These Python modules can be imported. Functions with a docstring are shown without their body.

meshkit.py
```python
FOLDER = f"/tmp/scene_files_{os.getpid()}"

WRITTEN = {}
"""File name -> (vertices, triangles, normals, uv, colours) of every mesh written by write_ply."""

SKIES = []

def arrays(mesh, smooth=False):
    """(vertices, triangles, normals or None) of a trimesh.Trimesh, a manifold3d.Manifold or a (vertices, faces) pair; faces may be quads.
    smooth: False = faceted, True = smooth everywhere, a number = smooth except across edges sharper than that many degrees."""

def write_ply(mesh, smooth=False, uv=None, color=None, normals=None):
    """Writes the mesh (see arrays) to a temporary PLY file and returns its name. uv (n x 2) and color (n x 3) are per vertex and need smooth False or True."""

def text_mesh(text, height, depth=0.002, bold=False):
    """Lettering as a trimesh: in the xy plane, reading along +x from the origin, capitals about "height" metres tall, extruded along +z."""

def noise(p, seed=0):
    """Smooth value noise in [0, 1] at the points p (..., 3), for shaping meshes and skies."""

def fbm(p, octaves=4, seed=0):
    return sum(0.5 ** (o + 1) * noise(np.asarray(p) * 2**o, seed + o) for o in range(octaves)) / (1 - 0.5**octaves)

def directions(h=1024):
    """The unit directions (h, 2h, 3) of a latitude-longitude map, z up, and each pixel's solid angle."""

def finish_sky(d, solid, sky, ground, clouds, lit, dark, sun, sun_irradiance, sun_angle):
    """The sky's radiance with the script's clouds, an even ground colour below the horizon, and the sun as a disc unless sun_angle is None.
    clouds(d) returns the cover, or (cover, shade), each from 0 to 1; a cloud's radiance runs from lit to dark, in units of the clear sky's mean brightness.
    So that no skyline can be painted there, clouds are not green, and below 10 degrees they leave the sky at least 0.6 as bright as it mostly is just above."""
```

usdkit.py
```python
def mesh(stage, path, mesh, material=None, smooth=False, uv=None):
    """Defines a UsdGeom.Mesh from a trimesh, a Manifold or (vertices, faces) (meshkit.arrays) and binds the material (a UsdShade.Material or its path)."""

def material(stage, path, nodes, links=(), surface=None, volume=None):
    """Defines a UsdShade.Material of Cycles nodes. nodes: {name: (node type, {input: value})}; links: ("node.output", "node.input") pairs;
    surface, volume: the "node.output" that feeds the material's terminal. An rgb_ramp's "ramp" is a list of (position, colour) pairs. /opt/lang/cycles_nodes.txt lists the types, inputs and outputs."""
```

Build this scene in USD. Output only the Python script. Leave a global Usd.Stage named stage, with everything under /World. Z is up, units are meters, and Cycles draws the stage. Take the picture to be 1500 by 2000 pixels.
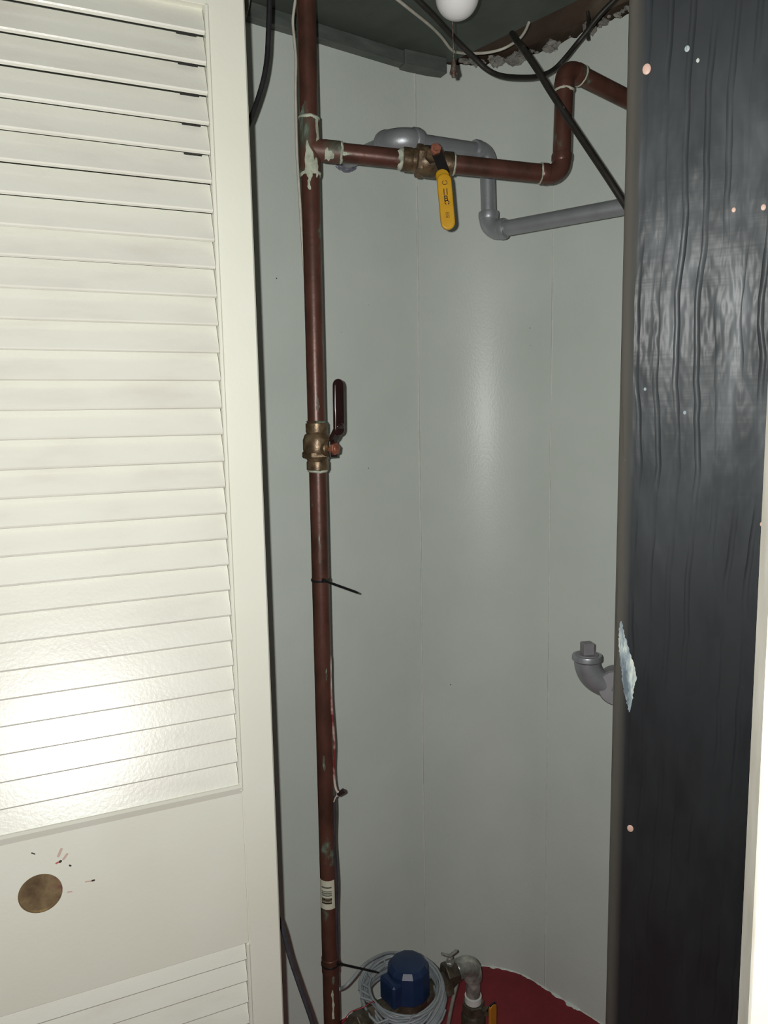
import math, random
import numpy as np, trimesh, manifold3d as m3, usdkit, meshkit
from shapely.geometry import Polygon, LineString
from pxr import Usd, UsdGeom, UsdLux, UsdShade, Gf, Sdf, Vt

stage = Usd.Stage.CreateInMemory()
UsdGeom.SetStageUpAxis(stage, 'Z'); UsdGeom.SetStageMetersPerUnit(stage, 1.0)
UsdGeom.Xform.Define(stage, '/World'); UsdGeom.Scope.Define(stage, '/World/Looks')
random.seed(7); RNG = np.random.default_rng(7)

# ------------------------------------------------------------------ camera, light, exposure
ZC = 1.265                      # lens height above the closet floor
F = 1450.0                      # focal length in pixels of the 1500 x 2000 picture
_d = np.array([202 / F, -11330 / F, -1.0]); _d /= np.linalg.norm(_d)
_up = -_d; _f = np.array([0, 0, -1.0]); _fh = _f - _f.dot(_up) * _up; _fh /= np.linalg.norm(_fh)
R = np.array([np.cross(_fh, _up), _fh, _up])          # camera axes -> world axes
EYE = np.array([0, 0, ZC])
cam = UsdGeom.Camera.Define(stage, '/World/camera')
M = np.eye(4); M[:3, :3] = R.T; M[3, :3] = EYE
cam.AddTransformOp().Set(Gf.Matrix4d(M.tolist()))
cam.CreateHorizontalApertureAttr(24.0); cam.CreateVerticalApertureAttr(32.0)
cam.CreateFocalLengthAttr(24.0 * F / 1500.0); cam.CreateFStopAttr(0.0)
cam.CreateClippingRangeAttr(Gf.Vec2f(0.02, 100.0))
cam.CreateExposureAttr(0.0)

FLASH = R @ np.array([-0.021, 0.010, 0.004]) + EYE     # the phone's flash, left of its lens
flash = UsdLux.SphereLight.Define(stage, '/World/phone_flash')
flash.CreateRadiusAttr(0.0045); flash.CreateNormalizeAttr(True); flash.CreateIntensityAttr(11.2)
flash.CreateColorAttr(Gf.Vec3f(1.0, 0.99, 0.955)); flash.AddTranslateOp().Set(Gf.Vec3d(*map(float, FLASH)))
dome = UsdLux.DomeLight.Define(stage, '/World/dim_room'); dome.CreateIntensityAttr(0.003); dome.CreateColorAttr(Gf.Vec3f(0.9, 1.0, 1.0))

# ------------------------------------------------------------------ pixels to points (all below are then plain world points)
def ray(px, py): return R @ np.array([(px - 750) / F, -(py - 1000) / F, -1.0])
def at(px, py, Y=None, r=None, z=None):
    v = ray(px, py)
    k = Y / v[1] if Y is not None else r / math.hypot(v[0], v[1]) if r is not None else (z - ZC) / v[2]
    return EYE + v * k
def azim(px, py): v = ray(px, py); return math.degrees(math.atan2(v[0], v[1]))
def hd(a): a = math.radians(a); return np.array([math.sin(a), math.cos(a), 0.0])
Zv = np.array([0, 0, 1.0])
def nz(v): v = np.asarray(v, float); return v / np.linalg.norm(v)

# ------------------------------------------------------------------ materials
def mat(name, stops, scale=12.0, stretch=(1, 1, 1), detail=4, rough=0.5, metal=0.0, bump=None, spots=None, spec=0.5, coat=0.0, rough_var=0.0, distortion=0.0, rough_n=0.55):
    """noise-coloured principled surface; stops = ramp; bump = (scale, stretch, distance, strength); spots = (scale, threshold, colour)"""
    n = {'g': ('geometry', {}), 'mp': ('mapping', {'scale': stretch}), 'n': ('noise_texture', {'scale': scale, 'detail': detail, 'roughness': rough_n, 'distortion': distortion}),
         'r': ('rgb_ramp', {'ramp': stops}), 'p': ('principled_bsdf', {'roughness': rough, 'metallic': metal, 'specular_ior_level': spec, 'coat_weight': coat, 'coat_roughness': 0.1})}
    l = [('g.position', 'mp.vector'), ('mp.vector', 'n.vector'), ('n.fac', 'r.fac')]
    col = 'r.color'
    if spots:
        n['v'] = ('voronoi_texture', {'scale': spots[0], 'randomness': 1.0}); n['vn'] = ('noise_texture', {'scale': spots[0] * 0.23, 'detail': 2})
        n['th'] = ('math', {'math_type': 'multiply', 'value2': spots[1]}); n['lt'] = ('math', {'math_type': 'less_than'}); n['pw'] = ('math', {'math_type': 'power', 'value2': 6.0})
        n['mx'] = ('mix', {'mix_type': 'mix', 'color2': spots[2]})
        l += [('g.position', 'v.vector'), ('g.position', 'vn.vector'), ('vn.fac', 'pw.value1'), ('pw.value', 'th.value1'), ('v.distance', 'lt.value1'), ('th.value', 'lt.value2'), ('lt.value', 'mx.fac'), (col, 'mx.color1')]
        col = 'mx.color'
    l.append((col, 'p.base_color'))
    if rough_var:
        n['rr'] = ('map_range', {'from_min': 0.3, 'from_max': 0.7, 'to_min': rough - rough_var, 'to_max': rough + rough_var}); l += [('n.fac', 'rr.value'), ('rr.result', 'p.roughness')]
    if bump:
        n['bm'] = ('mapping', {'scale': bump[1]}); n['bn'] = ('noise_texture', {'scale': bump[0], 'detail': 3}); n['b'] = ('bump', {'distance': bump[2], 'strength': bump[3]})
        l += [('g.position', 'bm.vector'), ('bm.vector', 'bn.vector'), ('bn.fac', 'b.height'), ('b.normal', 'p.normal')]
    return usdkit.material(stage, '/World/Looks/' + name, n, l, surface='p.BSDF')
def plain(name, c, rough=0.5, metal=0.0, **k): return mat(name, [(0, c), (1, tuple(x * 0.82 for x in c))], 40, rough=rough, metal=metal, **k)

WALL = mat('wall_paint', [(0.3, (.64, .70, .645)), (0.7, (.70, .76, .705))], 5, rough=0.36, bump=(260, (1, 1, .6), .0012, .22), spots=(17, .40, (.16, .15, .13)), spec=0.42)
CAULK = mat('joint_filler', [(0.3, (.62, .66, .60)), (0.7, (.74, .76, .70))], 60, rough=0.5)
CEIL = mat('ceiling_board', [(0.3, (.062, .075, .063)), (0.7, (.095, .11, .093))], 14, rough=0.6, bump=(60, (1, 1, 1), .002, .3), spots=(30, .35, (.35, .36, .32)))
BEAM = mat('beam_paint', [(0.3, (.085, .10, .088)), (0.7, (.13, .145, .13))], 22, stretch=(1, 1, 3), rough=0.55, bump=(50, (1, 1, 1), .002, .4), spots=(45, .35, (.45, .46, .42)))
WOOD = mat('bare_brown_wood', [(0.25, (.045, .030, .020)), (0.5, (.10, .068, .044)), (0.75, (.17, .13, .09))], 18, stretch=(1, .35, 1), rough=0.8, bump=(70, (1, .2, 1), .003, .6))
WOOD2 = mat('stained_dark_wood', [(0.25, (.05, .025, .015)), (0.55, (.09, .055, .035)), (0.8, (.17, .14, .10))], 14, stretch=(1, .35, 1), rough=0.8, bump=(70, (1, .2, 1), .003, .6))
PLASTER = mat('grey_plaster', [(0.3, (.16, .155, .135)), (0.7, (.36, .35, .31))], 60, rough=0.9, bump=(200, (1, 1, 1), .002, .5))
FLOOR = mat('red_floor_paint', [(0.3, (.17, .009, .016)), (0.7, (.23, .014, .022))], 20, rough=0.6, bump=(120, (1, 1, 1), .002, .3), spots=(26, .3, (.6, .55, .5)))
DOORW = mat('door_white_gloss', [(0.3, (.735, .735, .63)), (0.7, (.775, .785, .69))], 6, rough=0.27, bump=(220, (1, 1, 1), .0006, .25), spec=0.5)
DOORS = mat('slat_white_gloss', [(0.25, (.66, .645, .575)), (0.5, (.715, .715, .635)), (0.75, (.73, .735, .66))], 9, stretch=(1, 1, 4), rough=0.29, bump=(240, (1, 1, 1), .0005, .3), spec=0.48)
EDGE = mat('door_edge_shade', [(0.3, (.42, .40, .33)), (0.7, (.62, .61, .55))], 30, stretch=(1, 1, .3), rough=0.6)  # door white darkened: the shade of grazing light is put into this colour
BRASSCUP = mat('worn_brass', [(0.25, (.12, .085, .055)), (0.45, (.27, .20, .11)), (0.6, (.40, .31, .17)), (0.75, (.30, .16, .12))], 38, rough=0.42, metal=0.55, bump=(150, (1, 1, 1), .001, .3))
COPPER = mat('aged_copper', [(0.30, (.068, .033, .024)), (0.5, (.115, .048, .034)), (0.62, (.125, .058, .042)), (0.66, (.13, .11, .08)), (0.70, (.18, .25, .19))], 26, stretch=(1, 1, .55), rough=0.36, metal=0.25, bump=(120, (1, 1, 1), .0008, .3), rough_n=0.62)
COPPERG = mat('verdigris_copper', [(0.34, (.09, .045, .032)), (0.46, (.13, .06, .042)), (0.52, (.10, .09, .065)), (0.57, (.16, .21, .16)), (0.66, (.36, .42, .33))], 24, stretch=(1, 1, .5), rough=0.5, metal=0.15, rough_n=0.6, distortion=0.4)
SOLDER = mat('pale_flux', [(0.3, (.30, .34, .26)), (0.5, (.50, .54, .42)), (0.7, (.62, .64, .53))], 70, rough=0.7)
BRONZE = mat('valve_bronze', [(0.28, (.05, .038, .024)), (0.5, (.15, .10, .055)), (0.66, (.24, .17, .095)), (0.74, (.22, .24, .16))], 55, rough=0.38, metal=0.45, bump=(200, (1, 1, 1), .001, .4))
BRONZED = mat('dull_bronze', [(0.3, (.05, .042, .030)), (0.6, (.12, .10, .07)), (0.75, (.24, .22, .17))], 55, rough=0.45, metal=0.4, bump=(200, (1, 1, 1), .001, .4))
NUTRED = mat('rusty_nut', [(0.3, (.20, .065, .04)), (0.7, (.36, .14, .085))], 90, rough=0.5, metal=0.2)
DARKMET = plain('dark_steel', (.035, .033, .032), 0.4, 0.5)
YELLOW = mat('yellow_vinyl', [(0.3, (.58, .30, .012)), (0.7, (.68, .38, .02))], 50, rough=0.35)
INK = plain('brown_ink', (.15, .065, .01), 0.6)
INKD = plain('dark_ink', (.035, .02, .008), 0.6)
MAROON = mat('maroon_vinyl', [(0.3, (.022, .010, .010)), (0.7, (.034, .014, .013))], 40, rough=0.15, spec=0.6)
SILVER = mat('silver_paint', [(0.3, (.34, .355, .375)), (0.7, (.41, .43, .45))], 30, rough=0.42, metal=0.5, bump=(220, (1, 1, 1), .0008, .3))
SILVERD = mat('grey_violet_paint', [(0.3, (.26, .25, .27)), (0.7, (.31, .30, .315))], 30, rough=0.55, metal=0.2)
BLACKC = mat('black_cable_jacket', [(0.3, (.018, .017, .020)), (0.7, (.030, .028, .030))], 50, rough=0.4)
GREYC = mat('dark_grey_cable', [(0.3, (.035, .035, .042)), (0.7, (.065, .065, .075))], 30, rough=0.35)
BROWNC = mat('dirty_black_cable', [(0.3, (.014, .0135, .011)), (0.68, (.028, .025, .021)), (0.75, (.16, .14, .13))], 60, rough=0.5)
WHITEC = mat('white_wire', [(0.3, (.48, .46, .38)), (0.7, (.62, .60, .52))], 60, rough=0.4)
PINKC = mat('paint_stained_wire', [(0.42, (.58, .50, .44)), (0.55, (.45, .26, .24)), (0.64, (.20, .03, .03))], 36, rough=0.5)
COILC = mat('grey_wire', [(0.3, (.24, .27, .285)), (0.7, (.33, .36, .37))], 40, rough=0.4)
TIE = plain('black_nylon', (.012, .012, .013), 0.4)
BLUE = mat('blue_plastic', [(0.3, (.010, .026, .075)), (0.7, (.015, .036, .098))], 40, rough=0.42, spots=(60, .4, (.4, .4, .42)))
GALV = mat('spotted_galvanised', [(0.30, (.17, .175, .155)), (0.5, (.34, .345, .31)), (0.7, (.55, .55, .50))], 55, rough=0.33, metal=0.45)
WHITEP = plain('white_plastic', (.78, .77, .74), 0.4)
ORANGE = mat('orange_vinyl', [(0.3, (.52, .19, .015)), (0.7, (.60, .26, .03))], 40, rough=0.4)
STICK = mat('cream_label', [(0.3, (.60, .60, .45)), (0.7, (.70, .70, .58))], 60, rough=0.5)
GLOBE = usdkit.material(stage, '/World/Looks/opal_glass', {'p': ('principled_bsdf', {'base_color': (.90, .91, .89), 'roughness': 0.22})}, [], surface='p.BSDF')
CHAIN = mat('rusty_chain', [(0.3, (.16, .09, .07)), (0.7, (.45, .36, .32))], 200, rough=0.35, metal=0.7)
CHIP = mat('bare_chip', [(0.36, (.10, .135, .16)), (0.5, (.26, .32, .345)), (0.64, (.55, .61, .55))], 60, stretch=(1.6, 1.6, .35), rough=0.6, rough_n=0.7)
PINKM = plain('bare_screw_spot', (.62, .42, .34), 0.5)
REDM = plain('red_scuff', (.55, .17, .15), 0.6)
PALEPINK = plain('pale_pink_scuff', (.66, .50, .44), 0.5)
BLACKM = plain('black_scuff', (.06, .05, .04), 0.6)
FOIL = mat('crumpled_sealant', [(0.3, (.10, .10, .14)), (0.6, (.24, .24, .30)), (0.75, (.40, .41, .42))], 120, rough=0.4, metal=0.2)
GAPSHADE = plain('shade_dark', (.015, .014, .013), 0.8)  # near-black for the painted shade between the slats
PALEGREEN = mat('flaked_green_paint', [(0.3, (.10, .15, .11)), (0.5, (.30, .33, .24)), (0.7, (.46, .47, .36))], 45, rough=0.7)

PA, PD, LEAN = 25.0, .80, math.radians(6.0)           # the black post's face: heading, distance at lens height, lean of its top towards the viewer
PN = hd(PA + 180) * math.cos(LEAN) - Zv * math.sin(LEAN); PO = hd(PA) * PD + Zv * ZC
def _on_post(px, py): v = ray(px, py); return EYE + v * ((PO - EYE).dot(PN) / v.dot(PN))
_t, _b = _on_post(1225, 0), _on_post(1180, 2000); PZ = nz(_t - _b); PU = np.cross(PZ, PN) * -1
if PU[0] < 0: PU = -PU
PO = PO + PZ * 0.0
EDGE_U = float(_on_post(1202, 1000).dot(PU))            # its left edge, along the face, where a grey grazing reflection is painted
def black_gloss():
    """black brushed-on gloss over an uneven board: wavy upright grooves, a fine horizontal ripple, dust specks"""
    U = tuple(map(float, PU))
    n = {'g': ('geometry', {}), 'u': ('vector_math', {'math_type': 'dot_product', 'vector2': U}), 'xyz': ('separate_xyz', {}),
         'mw': ('mapping', {'scale': (3, 3, 4.5)}), 'nw': ('noise_texture', {'scale': 1.0, 'detail': 3}),
         'w': ('math', {'math_type': 'multiply_add', 'value2': .034}),
         'f': ('math', {'math_type': 'multiply', 'value2': 2 * math.pi / .0185}), 's': ('math', {'math_type': 'sine'}), 's1': ('map_range', {'from_min': .55, 'from_max': 1.0, 'to_min': 1.0, 'to_max': 0.0, 'clamp': True}),
         'ma': ('mapping', {'scale': (22, 22, 6)}), 'na': ('noise_texture', {'scale': 1.0, 'detail': 2}), 'am': ('map_range', {'from_min': .42, 'from_max': .6, 'to_min': 0.1, 'to_max': 1.0, 'clamp': True}), 'h': ('math', {'math_type': 'multiply'}),
         'm1': ('mapping', {'scale': (30, 30, 9)}), 'n1': ('noise_texture', {'scale': 1.0, 'detail': 3, 'roughness': .55}),
         'm2': ('mapping', {'scale': (8, 8, 240)}), 'n2': ('noise_texture', {'scale': 1.0, 'detail': 1}),
         'b0': ('bump', {'distance': .0018, 'strength': .42}), 'b1': ('bump', {'distance': .012, 'strength': .42}), 'rr': ('map_range', {'from_min': .35, 'from_max': .65, 'to_min': .52, 'to_max': .70}), 'b2': ('bump', {'distance': .0008, 'strength': .10}),
         'v': ('voronoi_texture', {'scale': 24}), 'vn': ('noise_texture', {'scale': 6}), 'pw': ('math', {'math_type': 'power', 'value2': 6.0}), 'th': ('math', {'math_type': 'multiply', 'value2': .28}), 'lt': ('math', {'math_type': 'less_than'}),
         'mx': ('mix', {'color2': (.30, .28, .26)}),
         'eg': ('map_range', {'from_min': EDGE_U + .003, 'from_max': EDGE_U + .017, 'to_min': 1.0, 'to_max': 0.0, 'clamp': True}), 'ec': ('mix', {'color1': (.0085, .0095, .011), 'color2': (.105, .098, .082)}),  # ec puts the left edge's grey sheen into the base colour
         'p': ('principled_bsdf', {'specular_ior_level': .50, 'specular_tint': (.88, .97, 1.0), 'coat_weight': .18, 'coat_roughness': .32, 'coat_ior': 1.45})}
    l = [('g.position', 'u.vector1'), ('g.position', 'xyz.vector'), ('g.position', 'mw.vector'), ('mw.vector', 'nw.vector'), ('nw.fac', 'w.value1'), ('u.value', 'w.value3'), ('w.value', 'f.value1'), ('f.value', 's.value1'), ('s.value', 's1.value'),
         ('g.position', 'ma.vector'), ('ma.vector', 'na.vector'), ('na.fac', 'am.value'), ('s1.result', 'h.value1'), ('am.result', 'h.value2'),
         ('g.position', 'm1.vector'), ('m1.vector', 'n1.vector'), ('g.position', 'm2.vector'), ('m2.vector', 'n2.vector'),
         ('h.value', 'b0.height'), ('n1.fac', 'rr.value'), ('rr.result', 'p.roughness'), ('n1.fac', 'b1.height'), ('b0.normal', 'b1.normal'), ('n2.fac', 'b2.height'), ('b1.normal', 'b2.normal'), ('b2.normal', 'p.coat_normal'), ('b0.normal', 'p.normal'),
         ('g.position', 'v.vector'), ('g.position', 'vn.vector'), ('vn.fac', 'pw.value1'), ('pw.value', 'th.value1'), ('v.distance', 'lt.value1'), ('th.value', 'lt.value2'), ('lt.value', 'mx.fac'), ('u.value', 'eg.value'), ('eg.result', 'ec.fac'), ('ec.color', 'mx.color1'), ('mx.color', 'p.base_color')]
    return usdkit.material(stage, '/World/Looks/black_gloss', n, l, surface='p.BSDF')
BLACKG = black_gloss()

# ------------------------------------------------------------------ objects
used = {}
def numbered(path):
    k = used.get(path, 0); used[path] = k + 1
    return path if k == 0 else f'{path}_{k:03d}'
base = {}
def tag(p, label=None, cat=None, group=None, kind=None):
    for k, v in (('label', label), ('category', cat), ('group', group), ('kind', kind)):
        if v: p.SetCustomDataByKey(k, v)
def thing(name, label, cat, loc, group=None, kind=None):
    x = UsdGeom.Xform.Define(stage, numbered('/World/' + name)); x.AddTranslateOp().Set(Gf.Vec3d(*map(float, loc)))
    p = x.GetPrim(); tag(p, label, cat, group, kind); base[str(p.GetPath())] = np.asarray(loc, float)
    return p
def obj(name, mesh, m, parent=None, smooth=35, label=None, cat=None, group=None, kind=None):
    root = str(parent.GetPath()) if parent else '/World'
    off = base.get(root, np.zeros(3))
    v, f, _ = meshkit.arrays(mesh, False)
    loc = np.zeros(3)
    if not parent:
        loc = np.array([*(v[:, :2].min(0) + v[:, :2].max(0)) / 2, v[:, 2].min()])
    g = usdkit.mesh(stage, numbered(root + '/' + name), (v - off - loc, f), m, smooth=smooth)
    if not parent: g.AddTranslateOp().Set(Gf.Vec3d(*map(float, loc)))
    p = g.GetPrim(); base[str(p.GetPath())] = off + loc
    tag(p, label, cat, group, kind)
    return p

# ------------------------------------------------------------------ shapes
def cat(*ms):
    out = []
    for m in ms:
        if m is None: continue
        v, f, _ = meshkit.arrays(m, False); out.append(trimesh.Trimesh(v, f, process=False))
    return trimesh.util.concatenate(out)
def frame(d):
    d = nz(d); a = np.cross(d, Zv if abs(d[2]) < .9 else np.array([1.0, 0, 0])); a = nz(a); return a, np.cross(d, a), d
def spline(pts, n=8):
    P = np.array([2 * pts[0] - np.asarray(pts[1])] + list(pts) + [2 * pts[-1] - np.asarray(pts[-2])], float); out = []
    for i in range(1, len(P) - 2):
        for t in np.arange(n) / n:
            a, b, c, d = P[i - 1:i + 3]
            out.append(.5 * (2 * b + (c - a) * t + (2 * a - 5 * b + 4 * c - d) * t * t + (3 * b - a - 3 * c + d) * t ** 3))
    return np.array(out + [P[-2]])
def sweep(p, r, sides=14, cap=True):
    p = np.asarray(p, float); n = len(p); r = np.broadcast_to(r, (n,))
    t = np.gradient(p, axis=0); t /= np.linalg.norm(t, axis=1, keepdims=True)
    a, b, _ = frame(t[0]); A = []
    for i in range(n):
        a = nz(a - a.dot(t[i]) * t[i]); A.append((a, np.cross(t[i], a)))
    th = np.arange(sides) * 2 * np.pi / sides
    v = np.vstack([p[i] + r[i] * (np.cos(th)[:, None] * A[i][0] + np.sin(th)[:, None] * A[i][1]) for i in range(n)])
    f = []
    for i in range(n - 1):
        for j in range(sides):
            q = (i * sides + j, i * sides + (j + 1) % sides, (i + 1) * sides + (j + 1) % sides, (i + 1) * sides + j)
            f += [(q[0], q[1], q[2]), (q[0], q[2], q[3])]
    if cap:
        v = np.vstack([v, p[0], p[-1]]); c0, c1 = n * sides, n * sides + 1
        for j in range(sides):
            f += [(c0, (j + 1) % sides, j), (c1, (n - 1) * sides + j, (n - 1) * sides + (j + 1) % sides)]
    return trimesh.Trimesh(v, f, process=False)
def lathe(p, d, prof, sides=32, spin=0.0):
    """prof = [(t, r)] along direction d from p"""
    a, b, d = frame(d); th = np.arange(sides) * 2 * np.pi / sides + spin
    v = []; 
    for t, r in prof: v.append(np.asarray(p) + d * t + max(r, 1e-6) * (np.cos(th)[:, None] * a + np.sin(th)[:, None] * b))
    v = np.vstack(v); n = len(prof); f = []
    for i in range(n - 1):
        for j in range(sides):
            q = (i * sides + j, i * sides + (j + 1) % sides, (i + 1) * sides + (j + 1) % sides, (i + 1) * sides + j)
            f += [(q[0], q[1], q[2]), (q[0], q[2], q[3])]
    v = np.vstack([v, np.asarray(p) + d * prof[0][0], np.asarray(p) + d * prof[-1][0]])
    for j in range(sides):
        f += [(len(v) - 2, (j + 1) % sides, j), (len(v) - 1, (n - 1) * sides + j, (n - 1) * sides + (j + 1) % sides)]
    return trimesh.Trimesh(v, f, process=False)
def cyl(p, q, r, bev=0.0, sides=28):
    L = np.linalg.norm(np.asarray(q) - p); 
    return lathe(p, np.asarray(q) - p, [(0, r - bev), (bev, r), (L - bev, r), (L, r - bev)] if bev else [(0, r), (L, r)], sides)
def hexa(p, q, r): L = np.linalg.norm(np.asarray(q) - p); return lathe(p, np.asarray(q) - p, [(0, r * .93), (r * .08, r), (L - r * .08, r), (L, r * .93)], 6, .3)
def hull(pts, c=0.0):
    m = trimesh.convex.convex_hull(np.asarray(pts)); return m
def box(o, ex, ey, ez, x0, x1, y0, y1, z0, z1, c=0.0015):
    """bevelled box in the frame o, ex, ey, ez"""
    P = []
    for sx in (0, 1):
        for sy in (0, 1):
            for sz in (0, 1):
                X, Y, Z = (x1 if sx else x0), (y1 if sy else y0), (z1 if sz else z0)
                dx, dy, dz = (-c if sx else c), (-c if sy else c), (-c if sz else c)
                for e in ((0, 1, 1), (1, 0, 1), (1, 1, 0)):
                    P.append(o + ex * (X + dx * e[0]) + ey * (Y + dy * e[1]) + ez * (Z + dz * e[2]))
    return hull(P)
def rbar(p0, p1, wdir, w, t, r=0.002, n=9):
    """flat bar with round ends between two points"""
    d = nz(np.asarray(p1) - p0); wd = nz(wdir - np.dot(wdir, d) * d); nn = np.cross(d, wd); P = []
    s = trimesh.creation.icosphere(1, r).vertices
    for c, sg in ((p0, -1), (p1, 1)):
        for k in np.linspace(-np.pi / 2, np.pi / 2, n):
            for z in (-1, 1):
                P += list(np.asarray(c) + d * sg * math.cos(k) * (w / 2 - r) + wd * math.sin(k) * (w / 2 - r) + nn * z * (t / 2 - r) + s)
    return hull(P)
def strap(pts, wdir, w, t):
    pts = [np.asarray(p, float) for p in pts]; out = []
    for a, b in zip(pts[:-1], pts[1:]):
        d = nz(b - a); wd = nz(wdir - np.dot(wdir, d) * d); nn = np.cross(d, wd)
        out.append(box(a, d, wd, nn, -t * .4, np.linalg.norm(b - a) + t * .4, -w / 2, w / 2, -t / 2, t / 2, t * .2))
    return cat(*out)
def elbow(p_in, corner, p_out, R_, r, collar=1.16, cl=.012, sides=24, neck=True, fat=1.06):
    """swept 90-ish elbow at a corner with a collar on each mouth; returns mesh, the two mouth points"""
    corner = np.asarray(corner); d0, d1 = nz(np.asarray(p_in) - corner), nz(np.asarray(p_out) - corner)
    a, b = corner + d0 * R_, corner + d1 * R_
    ang = math.acos(np.clip(-d0.dot(d1), -1, 1)); rad = R_ / math.tan(ang / 2) if ang < 3.1 else R_
    c = corner + nz(d0 + d1) * (rad / math.cos(ang / 2)) if False else corner + nz(d0 + d1) * math.hypot(R_, R_ / math.tan(ang / 2))
    u, w = nz(a - c), nz(b - c); om = math.acos(np.clip(u.dot(w), -1, 1)); rr = np.linalg.norm(a - c)
    arc = [c + rr * (math.sin((1 - t) * om) * u + math.sin(t * om) * w) / math.sin(om) for t in np.linspace(0, 1, 13)]
    body = sweep([a + d0 * .001] + arc + [b + d1 * .001], r * fat, sides)
    out = [body]
    if neck:
        for q, d in ((a, d0), (b, d1)):
            out.append(lathe(q - d * .001, d, [(0, r * fat), (.003, r * collar), (cl - .0025, r * collar), (cl, r * (collar - .07))], sides))
    return cat(*out), a + d0 * cl, b + d1 * cl

# ------------------------------------------------------------------ plan of the closet: a bowed sheet wall
_xs = [400, 790, 830, 900, 945, 1000, 1050, 1300]; _ax = [azim(x, 800) for x in _xs]
def wall_n(a): return float(np.interp(a, _ax, [-34, -34, -24, -3, 7.7, 22, 46, 46]))
AZ = np.arange(-40, 44, .05); RW = np.zeros_like(AZ); _i0 = int(np.argmin(abs(AZ - azim(821, 1000)))); RW[_i0] = 1.55
for i in range(_i0, len(AZ) - 1): RW[i + 1] = RW[i] * (1 + math.radians(.05) * math.tan(math.radians(AZ[i] - wall_n(AZ[i]))))
for i in range(_i0, 0, -1): RW[i - 1] = RW[i] * (1 - math.radians(.05) * math.tan(math.radians(AZ[i] - wall_n(AZ[i]))))
def wr(a): return float(np.interp(a, AZ, RW))
def wp(a, z, off=0.0):
    """point on the wall at azimuth a, off metres in front of it"""
    n = wall_n(a); return np.array([0, 0, z]) + hd(a) * wr(a) - hd(n) * off
def wall_at(px, py, off=0.0):
    a = azim(px, py); v = ray(px, py); return EYE + v * (wr(a) / math.hypot(v[0], v[1])) - hd(wall_n(a)) * off
ZT = ZC + 0.690                                     # top of the wall sheets
SEAM1, SEAM2 = azim(821, 1000), azim(1074, 1000)
def sheet(a0, a1, jag=0.0):
    A = np.unique(np.append(np.arange(a0, a1, .18 if jag else .5), a1)); zs = np.linspace(0, 1, 9); th = .012
    top = ZT + jag * (meshkit.fbm(np.c_[A * 2.4, A * 0, A * 0], 4, 3) - .5) * 2 if jag else np.full(len(A), ZT)
    fr = np.array([[wp(a, z * t) for z in zs] for a, t in zip(A, top)]); bk = np.array([[wp(a, z * t, -th) for z in zs] for a, t in zip(A, top)])
    n, m = len(A), 9; v = np.vstack([fr.reshape(-1, 3), bk.reshape(-1, 3)]); f = []; o = n * m
    for i in range(n - 1):
        for j in range(m - 1):
            a, b, c, d = i * m + j, (i + 1) * m + j, (i + 1) * m + j + 1, i * m + j + 1
            f += [(a, b, c), (a, c, d), (o + a, o + c, o + b), (o + a, o + d, o + c)]
        for j, s in ((0, 1), (m - 1, -1)):
            a, b = i * m + j, (i + 1) * m + j; f += [(a, o + a, o + b), (a, o + b, b)] if s > 0 else [(a, o + b, o + a), (a, b, o + b)]
    for i, s in ((0, 1), (n - 1, -1)):
        for j in range(m - 1):
            a, d = i * m + j, i * m + j + 1; f += [(a, d, o + d), (a, o + d, o + a)] if s > 0 else [(a, o + d, d), (a, o + a, o + d)]
    m_ = trimesh.Trimesh(v, f, process=False); m_.fix_normals(); return m_
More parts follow.
